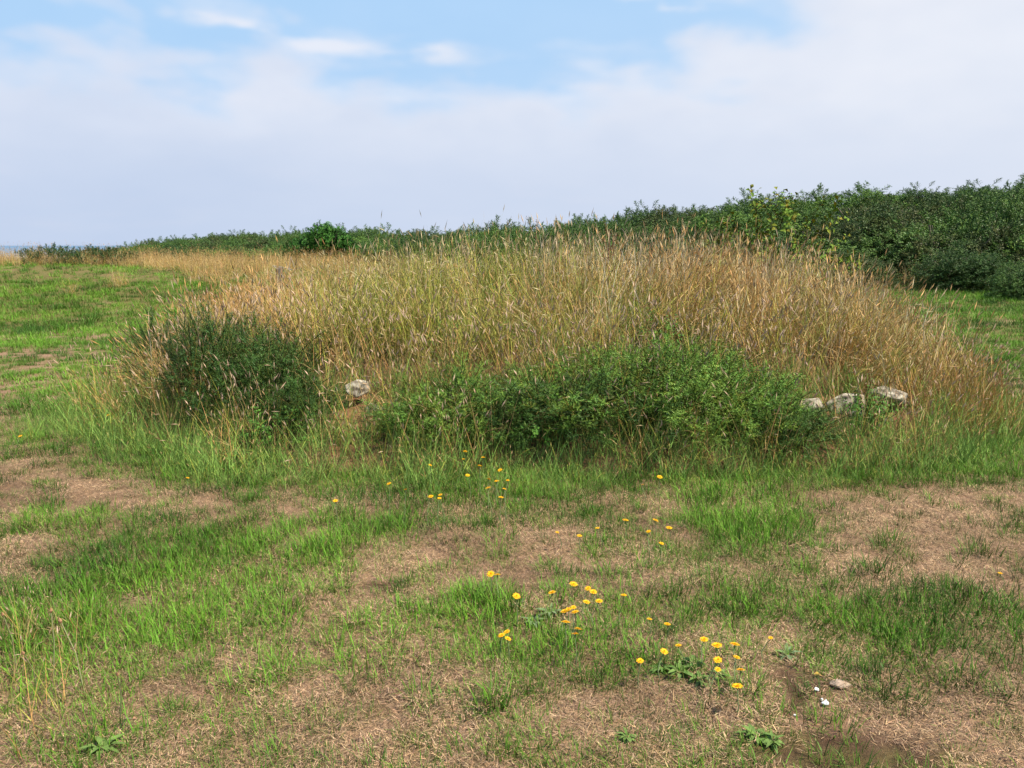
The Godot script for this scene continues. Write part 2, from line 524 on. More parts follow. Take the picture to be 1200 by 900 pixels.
# tall grass stems, some with a seed head
func stems(count: int, radius: float, l0: float, l1: float, lean: float, cols: Array, heads: float, head_len: float, head_w: float, leaves := 1.0, head_col := Color(0.62, 0.41, 0.19)) -> Mesh:
	var b := MB.new()
	for i in count:
		var a := R.randf() * TAU
		var q := sqrt(R.randf()) * radius
		var p := Vector3(cos(a) * q, -0.03, sin(a) * q)
		var cc := tone(cols[R.randi() % cols.size()], 0.6, 1.0)
		var yaw := R.randf() * TAU
		var ln := rr(0.02, lean)
		var bd := rr(0.0, 0.5) if R.randf() < 0.8 else rr(0.5, 1.5)
		var length := rr(l0, l1)
		var tip := b.blade(p, yaw, ln, length, rr(0.0028, 0.0046), bd, 3, cc, 0.28, rr(-1.5, 1.5))
		if R.randf() < heads:
			var ang := ln + bd
			var d := (Vector3(cos(yaw), 0, sin(yaw)) * sin(ang) + Vector3.UP * cos(ang)).normalized()
			b.spindle(tip - d * 0.02, d, head_len * rr(0.7, 1.2), head_w * rr(0.7, 1.3), tone(head_col, 0.65, 1.0))
		var k := leaves
		while R.randf() < k:
			k -= 1.0
			var at := rr(0.02, 0.5) * length
			b.blade(p + (Vector3(cos(yaw), 0, sin(yaw)) * sin(ln) + Vector3.UP * cos(ln)) * at, R.randf() * TAU, rr(0.2, 0.9), length * rr(0.2, 0.45), rr(0.003, 0.0055), rr(0.3, 1.6), 3, tone(cols[R.randi() % cols.size()], 0.5, 1.0), 0.6, rr(-1, 1))
	return b.mesh(M.dry)
# a spiny gorse spray: a shoot with side shoots set with short needles
func gorse_spray(length: float, sides: int, needles: int, nl: float, nw: float, col: Color, tipcol: Color) -> Mesh:
	var b := MB.new()
	b.tube([Vector3.ZERO, Vector3(0.01, length * 0.5, 0), Vector3(0, length, 0.01)], 0.004 * length / 0.2, 0.0015, 3, Color(0.20, 0.22, 0.09))
	for s in sides + 1:
		var h := length * (0.15 + 0.8 * s / sides)
		var a := s * 2.4 + rr(-0.4, 0.4)
		var d := Vector3(cos(a) * 0.8, rr(0.5, 0.9), sin(a) * 0.8).normalized()
		var sl := length * rr(0.28, 0.42) * (1.15 - 0.6 * s / sides)
		var p0 := Vector3(0, h, 0)
		if s == sides: d = Vector3.UP; p0 = Vector3(0, length * 0.75, 0)
		var side := d.cross(Vector3(0.2, 0.3, 0.9)).normalized()
		var side2 := d.cross(side)
		var cc := tone(tipcol if R.randf() < 0.5 else col, 0.6, 1.0)
		for k in needles:
			var t := (k + 0.5) / needles
			var na := k * 2.4 + rr(-0.4, 0.4)
			var nd := ((side * cos(na) + side2 * sin(na)) * 0.85 + d * 0.75).normalized()
			var p := p0 + d * sl * t
			var acr := nd.cross(d).normalized() * nw * 0.5
			b.tri(p - acr, p + acr, p + nd * nl * rr(0.7, 1.2) * (1.1 - 0.5 * t), tone(cc, 0.75, 1.0))
	return b.mesh(M.needle)
func leafy_spray(length: float, count: int, leaf_len: float, leaf_w: float, cols: Array, stem_col := Color(0.2, 0.16, 0.09)) -> Mesh:
	var b := MB.new()
	b.tube([Vector3.ZERO, Vector3(length * 0.08, length * 0.5, 0), Vector3(0, length, length * 0.06)], length * 0.016, length * 0.006, 3, stem_col)
	for k in count:
		var t := (k + 0.6) / count
		var a := k * 2.4 + rr(-0.5, 0.5)
		var d := Vector3(cos(a), rr(-0.1, 0.7), sin(a)).normalized()
		b.leaf(Vector3(0, length * (0.12 + 0.88 * t), 0), d, (Vector3.UP + Vector3(rr(-.5, .5), 0, rr(-.5, .5))).normalized(), leaf_len * rr(0.7, 1.15), leaf_w * rr(0.8, 1.2), tone(cols[R.randi() % cols.size()], 0.6, 1.0))
	return b.mesh(M.leaf)

# a bush of sprays over several lobes, as one mesh
func bush(size: Vector3, lobes: int, count: int, kinds: Array, scale0: float, scale1: float, cols: Array, droop := 0.0) -> Mesh:
	var balls := []
	for i in lobes:
		var a := R.randf() * TAU
		var q := sqrt(R.randf()) * 0.72
		var r := rr(0.20, 0.42)
		balls.append([Vector3(cos(a) * q, rr(0.22, 0.62) * (1.15 - q), sin(a) * q), r, cols[R.randi() % cols.size()]])
	balls.append([Vector3(0, 0.30, 0), 0.48, cols[0]])
	var tool := SurfaceTool.new()
	tool.begin(Mesh.PRIMITIVE_TRIANGLES)
	var dyed := []
	for ball in balls:
		var row := []
		for k in kinds: row.append(dye(k, ball[2], rr(0.85, 1.15)))
		dyed.append(row)
	var made := 0
	var tries := 0
	while made < count and tries < count * 6:
		tries += 1
		var which := R.randi() % balls.size()
		var ball: Array = balls[which]
		var d := Vector3(R.randfn(), R.randfn() + 0.35, R.randfn()).normalized()
		var p: Vector3 = ball[0] + d * ball[1] * sqrt(rr(0.55, 1.0))
		if p.y < -0.02: continue
		made += 1
		var up := (d + Vector3(rr(-.5, .5), rr(-.2, .7) - droop, rr(-.5, .5))).normalized()
		var b := Basis(Quaternion(Vector3.UP, up)) * Basis(Vector3.UP, R.randf() * TAU)
		var s := rr(scale0, scale1)
		tool.append_from(dyed[which][R.randi() % kinds.size()], 0, Transform3D(b * s, p * size))
	tool.set_material(kinds[0].surface_get_material(0))
	return tool.commit()
func dye(m: Mesh, tint: Color, k: float) -> ArrayMesh:
	var arr := m.surface_get_arrays(0)
	var c: PackedColorArray = arr[Mesh.ARRAY_COLOR]
	for i in c.size(): c[i] = Color(minf(c[i].r * tint.r * k, 1.0), minf(c[i].g * tint.g * k, 1.0), minf(c[i].b * tint.b * k, 1.0))
	arr[Mesh.ARRAY_COLOR] = c
	var am := ArrayMesh.new()
	am.add_surface_from_arrays(Mesh.PRIMITIVE_TRIANGLES, arr)
	return am
func bush_stems(size: Vector3, count: int, col: Color, r := 0.02) -> Mesh:
	var b := MB.new()
	for i in count:
		var a := R.randf() * TAU
		var q := rr(0.15, 0.6)
		b.tube([Vector3(cos(a) * 0.08 * size.x, -0.1, sin(a) * 0.08 * size.z), Vector3(cos(a) * q * 0.5 * size.x, size.y * 0.35, sin(a + 0.3) * q * 0.5 * size.z), Vector3(cos(a) * q * size.x, size.y * 0.72, sin(a) * q * size.z)], r, r * 0.4, 5, tone(col, 0.6, 1.0))
	return b.mesh(M.wood)
func grow(called: String, label: String, category: String, at: Vector3, turn: float, size: Vector3, lobes: int, count: int, kinds: Array, s0: float, s1: float, cols: Array, group: String, stem_col := Color(0.22, 0.17, 0.12), stem_r := 0.02) -> Node3D:
	var t := thing(called, label, category, at, turn, group)
	part("stem", bush_stems(size, 9, stem_col, stem_r), t)
	part("foliage", bush(size, lobes, count, kinds, s0, s1, cols, 0.5 if size.y > 1.2 and size.x > 1.2 else 0.0), t)
	return t

# ---------------------------------------------------------------- scrub behind
func dir_at(px: float) -> Vector2:  # level direction through the photograph's column px near the skyline
	var k := tan(deg_to_rad(FOV / 2)) / 450.0
	var d := Vector3((px - 600.0) * k, 0.33, -1).rotated(Vector3.RIGHT, deg_to_rad(-PITCH))
	return Vector2(d.x, d.z).normalized()
func skyline(q: Vector2) -> float:  # height of the scrub's top at a place, lower towards the sea
	var px := 600.0 + q.x / -q.y * 0.955 / (tan(deg_to_rad(FOV / 2)) / 450.0)
	var tops := [[100, 287], [130, 284], [200, 278], [300, 271], [420, 266], [500, 266], [600, 256], [700, 247], [800, 237], [900, 228], [1000, 220], [1080, 214], [1200, 211], [1500, 208]]
	for i in tops.size() - 1:
		if px < tops[i + 1][0] or i == tops.size() - 2:
			var y: float = lerpf(tops[i][1], tops[i + 1][1], clampf((px - tops[i][0]) / (tops[i + 1][0] - tops[i][0]), 0, 1))
			return EYE.y + q.length() * tan(atan((450.0 - y) / 450.0 * tan(deg_to_rad(FOV / 2))) - deg_to_rad(PITCH))
	return 2.0
func scrub() -> void:
	var g := Color(0.13, 0.20, 0.07)
	var far_sprays := []
	for i in 3: far_sprays.append(gorse_spray(0.36, 10, 8, 0.06, 0.017, Color(0.62, 0.8, 0.5), Color(0.9, 1.0, 0.62)))
	var protos := []
	var looks := [["gorse_shrub", "dark green gorse shrub in the dense scrub behind the mound", [Color(.23, .36, .12), Color(.29, .43, .14), Color(.18, .29, .11)]],
		["gorse_shrub", "fresh green gorse shrub with paler shoots in the scrub behind the mound", [Color(.31, .49, .13), Color(.38, .56, .16), Color(.24, .38, .12)]],
		["gorse_shrub", "olive brown gorse shrub with dead shoots in the scrub behind the mound", [Color(.25, .30, .13), Color(.30, .29, .15), Color(.18, .26, .11)]],
		["gorse_shrub", "blackish green gorse shrub with a ragged top in the scrub behind the mound", [Color(.16, .26, .10), Color(.21, .31, .12)]]]
	for i in 4:
		var l: Array = looks[i]
		protos.append(grow(l[0], l[1], "shrub", Vector3.ZERO, 0, Vector3(1.35, 1.5, 1.35), 15, 860, far_sprays, 0.55, 1.15, l[2], "gorse shrubs of the scrub", Color(0.2, 0.16, 0.12), 0.03))
	var first := [true, true, true, true]
	# rows from the front of the scrub backwards; each row follows the scrub's edge
	var along := Vector2(-28, -57) - Vector2(15, -23)
	var rows := [[0.0, 0.62], [2.0, 0.80], [4.2, 0.93], [6.6, 1.0]]
	for row in rows:
		var t := -0.10 + rr(0, 0.03)
		while t < 1.05:
			var q := Vector2(15, -23) + along * t
			var nrm := Vector2(-along.y, along.x).normalized()
			if nrm.y > 0: nrm = -nrm
			q += nrm * (row[0] + rr(-0.7, 0.7))
			var k := R.randi() % 4
			var at := ground_at(q.x, q.y) + Vector3(0, -0.05, 0)
			var s: float = rr(1.1, 1.6)
			var tall: float = (skyline(q) * row[1] * rr(0.9, 1.03) - at.y) / 1.45
			var size := Vector3(s * rr(0.95, 1.25), maxf(tall, 0.4), s * rr(0.95, 1.2))
			if first[k]:
				first[k] = false
				protos[k].position = at; protos[k].rotation.y = R.randf() * TAU; protos[k].scale = size
			else:
				copy(protos[k], looks[k][1], at, R.randf() * TAU, size)
			t += rr(0.024, 0.038) * (1.0 + row[0] * 0.03)
	# nearer shrubs beside the field
	for q in [[Vector3(12.6, 0, -19.6), 0.62, 0], [Vector3(14.0, 0, -20.6), 0.9, 2], [Vector3(15.6, 0, -21.4), 1.1, 0], [Vector3(12.2, 0, -22.0), 0.8, 3], [Vector3(9.6, 0, -23.2), 0.75, 2]]:
		var at := ground_at(q[0].x, q[0].z)
		copy(protos[q[2]], ["low dark gorse shrub standing out into the green field", "", "brownish gorse shrub standing out into the green field", "small black green gorse shrub beside the green field"][q[2]], at, R.randf() * TAU, Vector3(q[1] * 1.3, q[1], q[1] * 1.2), "gorse shrubs beside the field")
	# round green tree in the scrub
	var lt := [leafy_spray(0.40, 18, 0.11, 0.07, [Color(0.7, 1.0, 0.45), Color(0.55, 0.85, 0.4)])]
	var d := dir_at(376) * 40.0
	var at := ground_at(d.x, d.y)
	var tree := thing("round_tree", "round bright green leafy tree rising out of the dark scrub", "tree", at, 0.4)
	part("trunk", bush_stems(Vector3(1.8, 2.2, 1.8), 7, Color(0.2, 0.16, 0.12), 0.06), tree)
	part("crown", bush(Vector3(1.85, 2.25, 1.7), 9, 1000, lt, 0.6, 1.0, [Color(.13, .28, .065), Color(.10, .22, .055)], 0.5), tree)

# ---------------------------------------------------------------- mound
var bare_spots := []
func mound_plants() -> void:
	var tan_ := Color(0.80, 0.54, 0.22)
	var pale := Color(0.84, 0.70, 0.42)
	var orange := Color(0.74, 0.42, 0.16)
	var yg := Color(0.54, 0.54, 0.10)
	var gr := Color(0.26, 0.44, 0.10)
	var dry := []
	for i in 5: dry.append(stems(15, 0.10, 0.30, 0.74, 0.5, [tan_, orange, tan_, pale, pale, yg, Color(0.5, 0.38, 0.18)], 0.55, 0.075, 0.0085, 1.2))
	var mixed := []
	for i in 3: mixed.append(stems(17, 0.10, 0.28, 0.70, 0.5, [yg, tan_, gr, yg, yg, Color(0.42, 0.52, 0.12)], 0.35, 0.06, 0.008, 2.0, Color(0.62, 0.5, 0.26)))
	var upright := []
	for i in 3: upright.append(stems(7, 0.13, 0.45, 0.92, 0.2, [pale, Color(0.78, 0.72, 0.58), tan_], 0.75, 0.12, 0.011, 0.4, Color(0.66, 0.52, 0.32)))
	var mat := []
	for i in 3: mat.append(stems(18, 0.12, 0.14, 0.34, 1.0, [Color(0.55, 0.37, 0.2), tan_, orange, Color(0.42, 0.3, 0.16)], 0.1, 0.05, 0.008, 1.0))
	var foot := []
	for i in 3: foot.append(stems(17, 0.10, 0.16, 0.40, 0.5, [gr, gr, Color(0.34, 0.56, 0.11), Color(0.40, 0.66, 0.14), gr, yg], 0.08, 0.05, 0.007, 1.1))
	var seed := []
	for i in 3: seed.append(stems(6, 0.12, 0.32, 0.64, 0.45, [tan_, Color(0.55, 0.40, 0.18), yg, orange], 0.9, 0.055, 0.009, 0.6, Color(0.62, 0.44, 0.30)))
	var kinds := {"dry": dry, "mixed": mixed, "upright": upright, "mat": mat, "foot": foot, "seed": seed}
	var lots := {}
	var tools := {}
	for k in kinds:
		lots[k] = []
		for i in kinds[k].size(): lots[k].append(Lot.new())
		tools[k] = SurfaceTool.new()
		tools[k].begin(Mesh.PRIMITIVE_TRIANGLES)
	var dyed := {}
	var put := func(k: String, x: float, z: float, s: float, tint := Color.WHITE, lean := 0.0):
		var b := Basis(Vector3.UP, R.randf() * TAU).scaled(Vector3(s, s * rr(0.85, 1.15), s))
		var ax := Vector3(rr(-1, 1), 0, rr(-1, 1)).normalized()
		b = Basis(Vector3(0, 0, -1), lean) * Basis(ax, rr(0, 0.12)) * b
		if k == "dry" or k == "mixed":
			var flow := N1.get_noise_2d(x * 30.0 + 11, z * 30.0) * 7.0
			b = Basis(Vector3(cos(flow), 0, sin(flow)), 0.06 + 0.9 * maxf(0.0, N2.get_noise_2d(x * 55.0, z * 55.0 + 8))) * b
		var i: int = R.randi() % kinds[k].size()
		var q := R.randi() % 3
		if z < -9.7:
			lots[k][i].add(b, ground_at(x, z), tint * (0.85 + 0.12 * q))
			return
		var key := [k, i, q, tint]
		if not dyed.has(key): dyed[key] = dye(kinds[k][i], tint, 0.85 + 0.12 * q)
		tools[k].append_from(dyed[key], 0, Transform3D(b, ground_at(x, z)))
	var z := -13.0
	while z < -5.0:
		var x := -5.2
		while x < 5.8:
			var px := x + rr(-0.05, 0.05)
			var pz := z + rr(-0.05, 0.05)
			x += 0.095
			var r := mound_r(px, pz)
			if r > 1.12: continue
			var lean: float = -0.10 * sstep(0.2, 1.0, -(px - 0.25) / 4.7) + 0.10 * sstep(0.2, 1.0, (px - 0.25) / 4.7) + 0.04
			var front: bool = pz > -8.9
			var nz := N1.get_noise_2d(px * 60.0, pz * 60.0)
			var nf := N2.get_noise_2d(px * 85.0 + 31, pz * 85.0)
			var tall := clampf(1.0 + 0.8 * nf + 0.3 * nz + 0.10 * sstep(1.2, 2.8, px), 0.45, 1.3)
			if bare(px, pz): continue
			if front and r > 0.86:
				# rim: long green grass with brown seed stalks
				if R.randf() < 0.85: put.call("foot", px, pz, rr(0.7, 1.3) * (1.0 - 0.5 * sstep(1.0, 1.12, r)))
				if r < 1.02 and R.randf() < 0.34 + 1.3 * nf: put.call("seed", px, pz, rr(0.8, 1.3))
				if r < 1.0 and px > 3.4 and R.randf() < 0.5: put.call("dry", px, pz, rr(0.6, 0.85), Color(0.9, 0.66, 0.5), lean)
				if px < -2.9 and r < 0.97 and R.randf() < 0.28: put.call("dry", px, pz, rr(0.6, 0.9), Color(1.12, 0.94, 0.72), lean * 1.5)
				continue
			if r > 1.0:
				if R.randf() < 0.4: put.call("foot", px, pz, rr(0.6, 1.0))
				continue
			if front and r > 0.72 and px > -2.9 and px < 2.7 and R.randf() < 0.4: put.call("foot", px, pz, rr(0.6, 1.0))
			if front and r > 0.64 and px > -2.9 and px < 2.7:
				# under the gorse: sparse
				if R.randf() < 0.75: put.call("seed" if R.randf() < 0.8 else "foot", px, pz, rr(0.95, 1.5))
				continue
			var yellow := exp(-pow((px + 0.7) / 1.5, 2.0)) * 1.15 + 0.7 * nz
			yellow += 0.35 * exp(-pow((px - 3.2) / 0.9, 2.0))
			if R.randf() < 0.42: put.call("mat", px, pz, rr(0.9, 1.3), Color(0.95, 0.9, 0.85))
			if nf < -0.12 and R.randf() < 0.5: put.call("foot", px, pz, rr(0.9, 1.3))
			if R.randf() < 0.74 + 1.6 * nf:
				if R.randf() < yellow: put.call("mixed", px, pz, rr(0.85, 1.1) * tall, Color.WHITE, lean + 0.7 * nz)
				else: put.call("dry", px, pz, rr(0.8, 1.08) * tall, Color(1.14, 1.02, 0.88) if nz > 0.08 or px < -1.8 else (Color(0.9, 0.72, 0.60) if nf + nz < -0.22 else Color(1.22, 1.20, 1.10)), lean + 0.7 * nz)
			if pz < -8.0 and px > 0.3 and px < 4.0 and R.randf() < 0.30: put.call("upright", px, pz, rr(0.7, 1.05), Color.WHITE, lean * 0.6)
			elif R.randf() < 0.03: put.call("upright", px, pz, rr(0.8, 1.1), Color.WHITE, lean)
			if px > 1.6 and front and R.randf() < 0.5: put.call("mat", px, pz, rr(0.9, 1.4), Color(1.0, 0.88, 0.78))
		z += 0.095
	for i in 26:  # long dry grass in the worn corner of the pasture
		var p := on_land(rr(-60, 110), rr(740, 915))
		put.call("seed" if i % 3 else "mat", p.x, p.z, rr(0.35, 0.6))
	# dry grass on the bank and along the scrub
	for i in 8200:
		var px := rr(-24, -1.5)
		var d := rr(14.5, 31.0)
		var pz := -d
		if px < -d * 0.75 or px > -d * 0.08: continue
		var from := lerpf(15.5, 23.5, sstep(0.26, 0.48, -px / d))
		if N1.get_noise_2d(px * 22.0, pz * 22.0) + sstep(from - 0.5, from + 2.5, d) * 0.9 - 0.55 < 0.0: continue
		put.call("dry" if R.randf() < 0.85 else "mat", px, pz, rr(0.6, 1.05), Color(1.05, 0.98, 0.85))
	for i in 2600:
		var px := rr(-4.8, -1.6)
		var pz := -rr(10.5, 15.0)
		if mound_r(px, pz) < 1.0 or px < pz * 0.36: continue
		put.call("dry", px, pz, rr(0.9, 1.4), Color(1.1, 0.90, 0.66), -0.05)
	for i in 1500:
		var t := rr(-0.1, 0.6)
		var q := Vector2(15, -23).lerp(Vector2(-28, -57), t) + Vector2(rr(-0.5, 0.5), rr(0.2, 2.4))
		if N1.get_noise_2d(q.x * 30.0, q.y * 30.0) < -0.02: continue
		put.call("dry" if R.randf() < 0.5 else "mixed", q.x, q.y, rr(0.8, 1.3))
	var names := {"dry": ["tall_dry_grass", "tall bleached tan grass covering the mound and the bank"], "mixed": ["yellow_green_grass", "tall yellow green grass in the middle of the mound"], "upright": ["pale_grass_stalks", "pale upright dead stalks along the top of the mound"],
		"mat": ["matted_dead_grass", "low matted brown dead grass between the tall stems on the mound"], "foot": ["long_green_grass", "long green grass around the foot of the mound"], "seed": ["seeding_grass", "brown seed headed grass in front of the gorse on the mound"]}
	for k in names:
		var t := thing(names[k][0], names[k][1], "grass", Vector3.ZERO, 0, "", "stuff")
		for i in kinds[k].size():
			if lots[k][i].buf.size(): many("stems", lots[k][i].multi(kinds[k][i]), t)
		tools[k].set_material(M.dry)
		var am: ArrayMesh = tools[k].commit()
		if am.get_surface_count():
			part("stems", am, t).set_meta("kind", "stuff")
			print(k, " tris ", am.surface_get_array_len(0) / 3)
	# gorse on the front of the mound
	var near := []
	near.append(gorse_spray(0.20, 11, 12, 0.020, 0.0032, Color(0.62, 0.8, 0.5), Color(0.9, 1.0, 0.62)))
	near.append(gorse_spray(0.26, 12, 11, 0.026, 0.0036, Color(0.62, 0.8, 0.5), Color(0.9, 1.0, 0.55)))
	near.append(gorse_spray(0.14, 9, 9, 0.016, 0.0036, Color(0.55, 0.75, 0.45), Color(0.85, 0.95, 0.5)))
	near.append(gorse_spray(0.28, 7, 6, 0.020, 0.003, Color(1.0, 0.62, 0.45), Color(0.95, 0.55, 0.4)))
	var dark := [Color(.18, .31, .10), Color(.14, .25, .09), Color(.23, .35, .12)]
	var fresh := [Color(.40, .63, .15), Color(.31, .51, .13), Color(.22, .38, .10), Color(.52, .70, .18)]
	var made_bushes := {}
	# [x in photo, y of the foot, reach, height, fresh?, label]
	for q in [[215, 446, .38, .46, 0, "dark gorse bush at the tan grassy end of the mound"], [265, 462, .44, .48, 0, "dark gorse bush with grass stems through it near the lone grey stone"], [318, 476, .42, .44, 0, "dark spreading gorse bush beside the lone grey stone"], [350, 492, .30, .27, 0, "small dark gorse bush touching the lone grey stone"],
		[494, 500, .34, .22, 1, "low bright gorse bush just beside the lone grey stone"], [540, 496, .40, .27, 1, "bright feathery gorse bush on the front of the mound"], [598, 504, .36, .24, 0, "low dark gorse bush between bright feathery ones"], [650, 492, .42, .30, 1, "bright feathery gorse bush on the front of the mound"],
		[715, 498, .42, .32, 0, "darker gorse bush in the middle of the bright gorse"], [775, 488, .44, .36, 1, "bright feathery gorse bush on the front of the mound"], [838, 496, .44, .34, 1, "wide gorse bush reaching to the kerb stones"], [893, 506, .40, .28, 1, "low gorse bush trailing down to the kerb stones"], [930, 516, .30, .22, 0, "small dark gorse bush against the kerb stones"], [700, 452, .36, .24, 1, "gorse bush high on the slope behind the bright gorse"], [812, 448, .38, .26, 1, "gorse bush high on the slope behind the wide gorse"]]:
		var p := on_land(q[0], q[1]) + Vector3(0, -0.04, 0)
		var kind: int = q[4] * 2 + (made_bushes.size() + int(q[0])) % 2
		var sz := Vector3(q[2] / 0.40, q[3] / 0.40, q[2] / 0.46)
		if made_bushes.has(kind):
			copy(made_bushes[kind], q[5], p, R.randf() * TAU, sz, "gorse on the mound")
		else:
			made_bushes[kind] = grow("gorse_bush", q[5], "shrub", p, R.randf() * TAU, Vector3(0.6, 0.55, 0.6), 16, 470, near, 0.6, 1.4, fresh if q[4] else dark, "gorse on the mound", Color(0.22, 0.17, 0.1), 0.009)
			made_bushes[kind].scale = sz

# ---------------------------------------------------------------- pasture
func pasture_grass() -> void:
	var lush := []
	for i in 3: lush.append(tuft(21, 0.055, 0.04, 0.13, 0.003, 0.0055, Color(0.62, 0.95, 0.24), 0.10, 0.8))
	var short := []
	for i in 3: short.append(tuft(24, 0.06, 0.025, 0.065, 0.0020, 0.0034, Color(0.62, 0.92, 0.28), 0.22, 0.9))
	var wide := []
	for i in 3: wide.append(tuft(40, 0.13, 0.07, 0.16, 0.006, 0.010, Color(0.60, 0.92, 0.26), 0.08, 0.7))
	var dead := [litter(760, 0.14, 0.008, 0.036), litter(760, 0.14, 0.008, 0.045), litter(440, 0.14, 0.008, 0.036), litter(200, 0.14, 0.008, 0.045)]
	var lots := {}
	var kinds := {"lush": lush, "short": short, "wide": wide, "dead": dead}
	for k in kinds:
		lots[k] = []
		for i in kinds[k].size(): lots[k].append(Lot.new())
	var tools := {"lush": SurfaceTool.new(), "short": SurfaceTool.new()}
	for k in tools: tools[k].begin(Mesh.PRIMITIVE_TRIANGLES)
	var dyed := {}
	var put := func(k: String, x: float, z: float, s: float, tint: Color):
		var b := Basis(Vector3.UP, R.randf() * TAU).scaled(Vector3(s, s * rr(0.8, 1.2), s))
		var i: int = R.randi() % kinds[k].size()
		if k == "wide":
			lots[k][i].add(b, ground_at(x, z), tint)
			return
		var key := [k, i, snappedf(tint.r, 0.04), snappedf(tint.g, 0.04)]
		if not dyed.has(key): dyed[key] = dye(kinds[k][i], Color(key[2], key[3], tint.b), 1.0)
		tools[k].append_from(dyed[key], 0, Transform3D(b, ground_at(x, z)))
	var bright := Color(0.38, 0.54, 0.18)
	var deep := Color(0.11, 0.20, 0.07)
	for band in [[1.6, 4.6, 0.040], [4.6, 7.5, 0.058], [7.5, 13.0, 0.10], [13.0, 21.0, 0.17], [21.0, 34.0, 0.30]]:
		var step: float = band[2]
		var d: float = band[0]
		while d < band[1]:
			var x := -d * 0.68 - 0.4
			while x < d * 0.68 + 0.4:
				var px := x + rr(-0.6, 0.6) * step
				var pz := -d + rr(-0.6, 0.6) * step
				x += step
				var r := mound_r(px, pz)
				if r < 0.98: continue
				var l := lushness(px, pz)
				var hue := N1.get_noise_2d(px * 45.0 + 700, pz * 45.0)
				var tint := deep.lerp(bright, clampf(0.42 + 1.2 * hue + 0.4 * l.y, 0.0, 1.0))
				var j := rr(0.85, 1.15)
				tint = Color(tint.r * j, tint.g * j, tint.b * j)
				if d < 7.5:
					var dens := sstep(0.42, 0.74, l.x)
					if R.randf() < dens * 0.9 + 0.05 and soil_spot(px, pz) < 0.45:
						if R.randf() < l.y: put.call("lush", px, pz, rr(0.6, 1.0) * (0.7 + 0.5 * l.y), tint)
						else: put.call("short", px, pz, rr(0.7, 1.3), tint)
				else:
					var dens := sstep(0.38, 0.8, l.x)
					if R.randf() < dens * 0.95: put.call("wide", px, pz, rr(0.55, 1.0) * (0.6 + 0.5 * l.y) * (1.0 if d < 13 else 1.35), tint * Color(1.15, 1.15, 1.0))
			d += step
	var dl := 1.7
	while dl < 8.2:  # felt of dead grass, following the ground
		var x := -dl * 0.68 - 0.4
		while x < dl * 0.68 + 0.4:
			var px := x + rr(-0.05, 0.05)
			var pz := -dl + rr(-0.05, 0.05)
			x += 0.16
			if mound_r(px, pz) < 0.98: continue
			if soil_spot(px, pz) > 0.2: continue
			var l := lushness(px, pz)
			var thick := 1.0 - 0.6 * sstep(0.4, 1.0, l.x) - 0.9 * soil_spot(px, pz) + rr(-0.25, 0.2)
			var i := 3 if thick < 0.45 else 2 if thick < 0.72 else R.randi() % 2
			var b := Basis(Vector3.UP, R.randf() * TAU) * rr(0.9, 1.1)
			var sx := (height(px + 0.08, pz) - height(px - 0.08, pz)) / 0.16
			var sz := (height(px, pz + 0.08) - height(px, pz - 0.08)) / 0.16
			b.x.y += b.x.x * sx + b.x.z * sz
			b.z.y += b.z.x * sx + b.z.z * sz
			lots.dead[i].add(b, ground_at(px, pz) + Vector3(0, 0.002, 0), Color(1.14, 1.0, 0.84).lerp(Color(0.62, 0.52, 0.43), clampf(0.5 + 0.8 * N2.get_noise_2d(px * 60.0, pz * 60.0) + rr(-0.3, 0.3), 0.0, 1.0)))
		dl += 0.16
	for i in 1100:  # lone tufts in the worn ground
		var d := sqrt(rr(2.0 * 2.0, 6.8 * 6.8))
		var cx := rr(-0.68, 0.68) * d
		if mound_r(cx, -d) < 1.0: continue
		var rad := rr(0.012, 0.08)
		var tint := deep.lerp(bright, R.randf()) * rr(0.6, 1.2)
		var s := rr(0.5, 1.2)
		for k in int(2 + rad * 90):
			var a := R.randf() * TAU
			var q := sqrt(R.randf()) * rad
			put.call("lush" if R.randf() < 0.6 else "short", cx + cos(a) * q * 1.4, -d + sin(a) * q, s * rr(0.6, 1.0), tint * rr(0.85, 1.15))
	var names := {"lush": ["lush_grass", "lush green grass tufts in the trampled pasture"], "short": ["short_grass", "short worn green grass of the pasture"], "wide": ["field_grass", "green grass of the field around and beyond the mound"], "dead": ["dead_grass_litter", "pale dead grass litter lying on the bare ground"]}
	for k in names:
		var t := thing(names[k][0], names[k][1], "grass", Vector3.ZERO, 0, "", "stuff")
		for i in kinds[k].size():
			if lots[k][i].buf.size(): many("tufts", lots[k][i].multi(kinds[k][i]), t)
		if tools.has(k):
			tools[k].set_material(M.grass)
			var am: ArrayMesh = tools[k].commit()
			part("tufts", am, t).set_meta("kind", "stuff")
			print(k, " tris ", am.surface_get_array_len(0) / 3)
		var cnt := 0
		for i in kinds[k].size(): cnt += lots[k][i].buf.size() / 16
		print(k, " ", cnt)

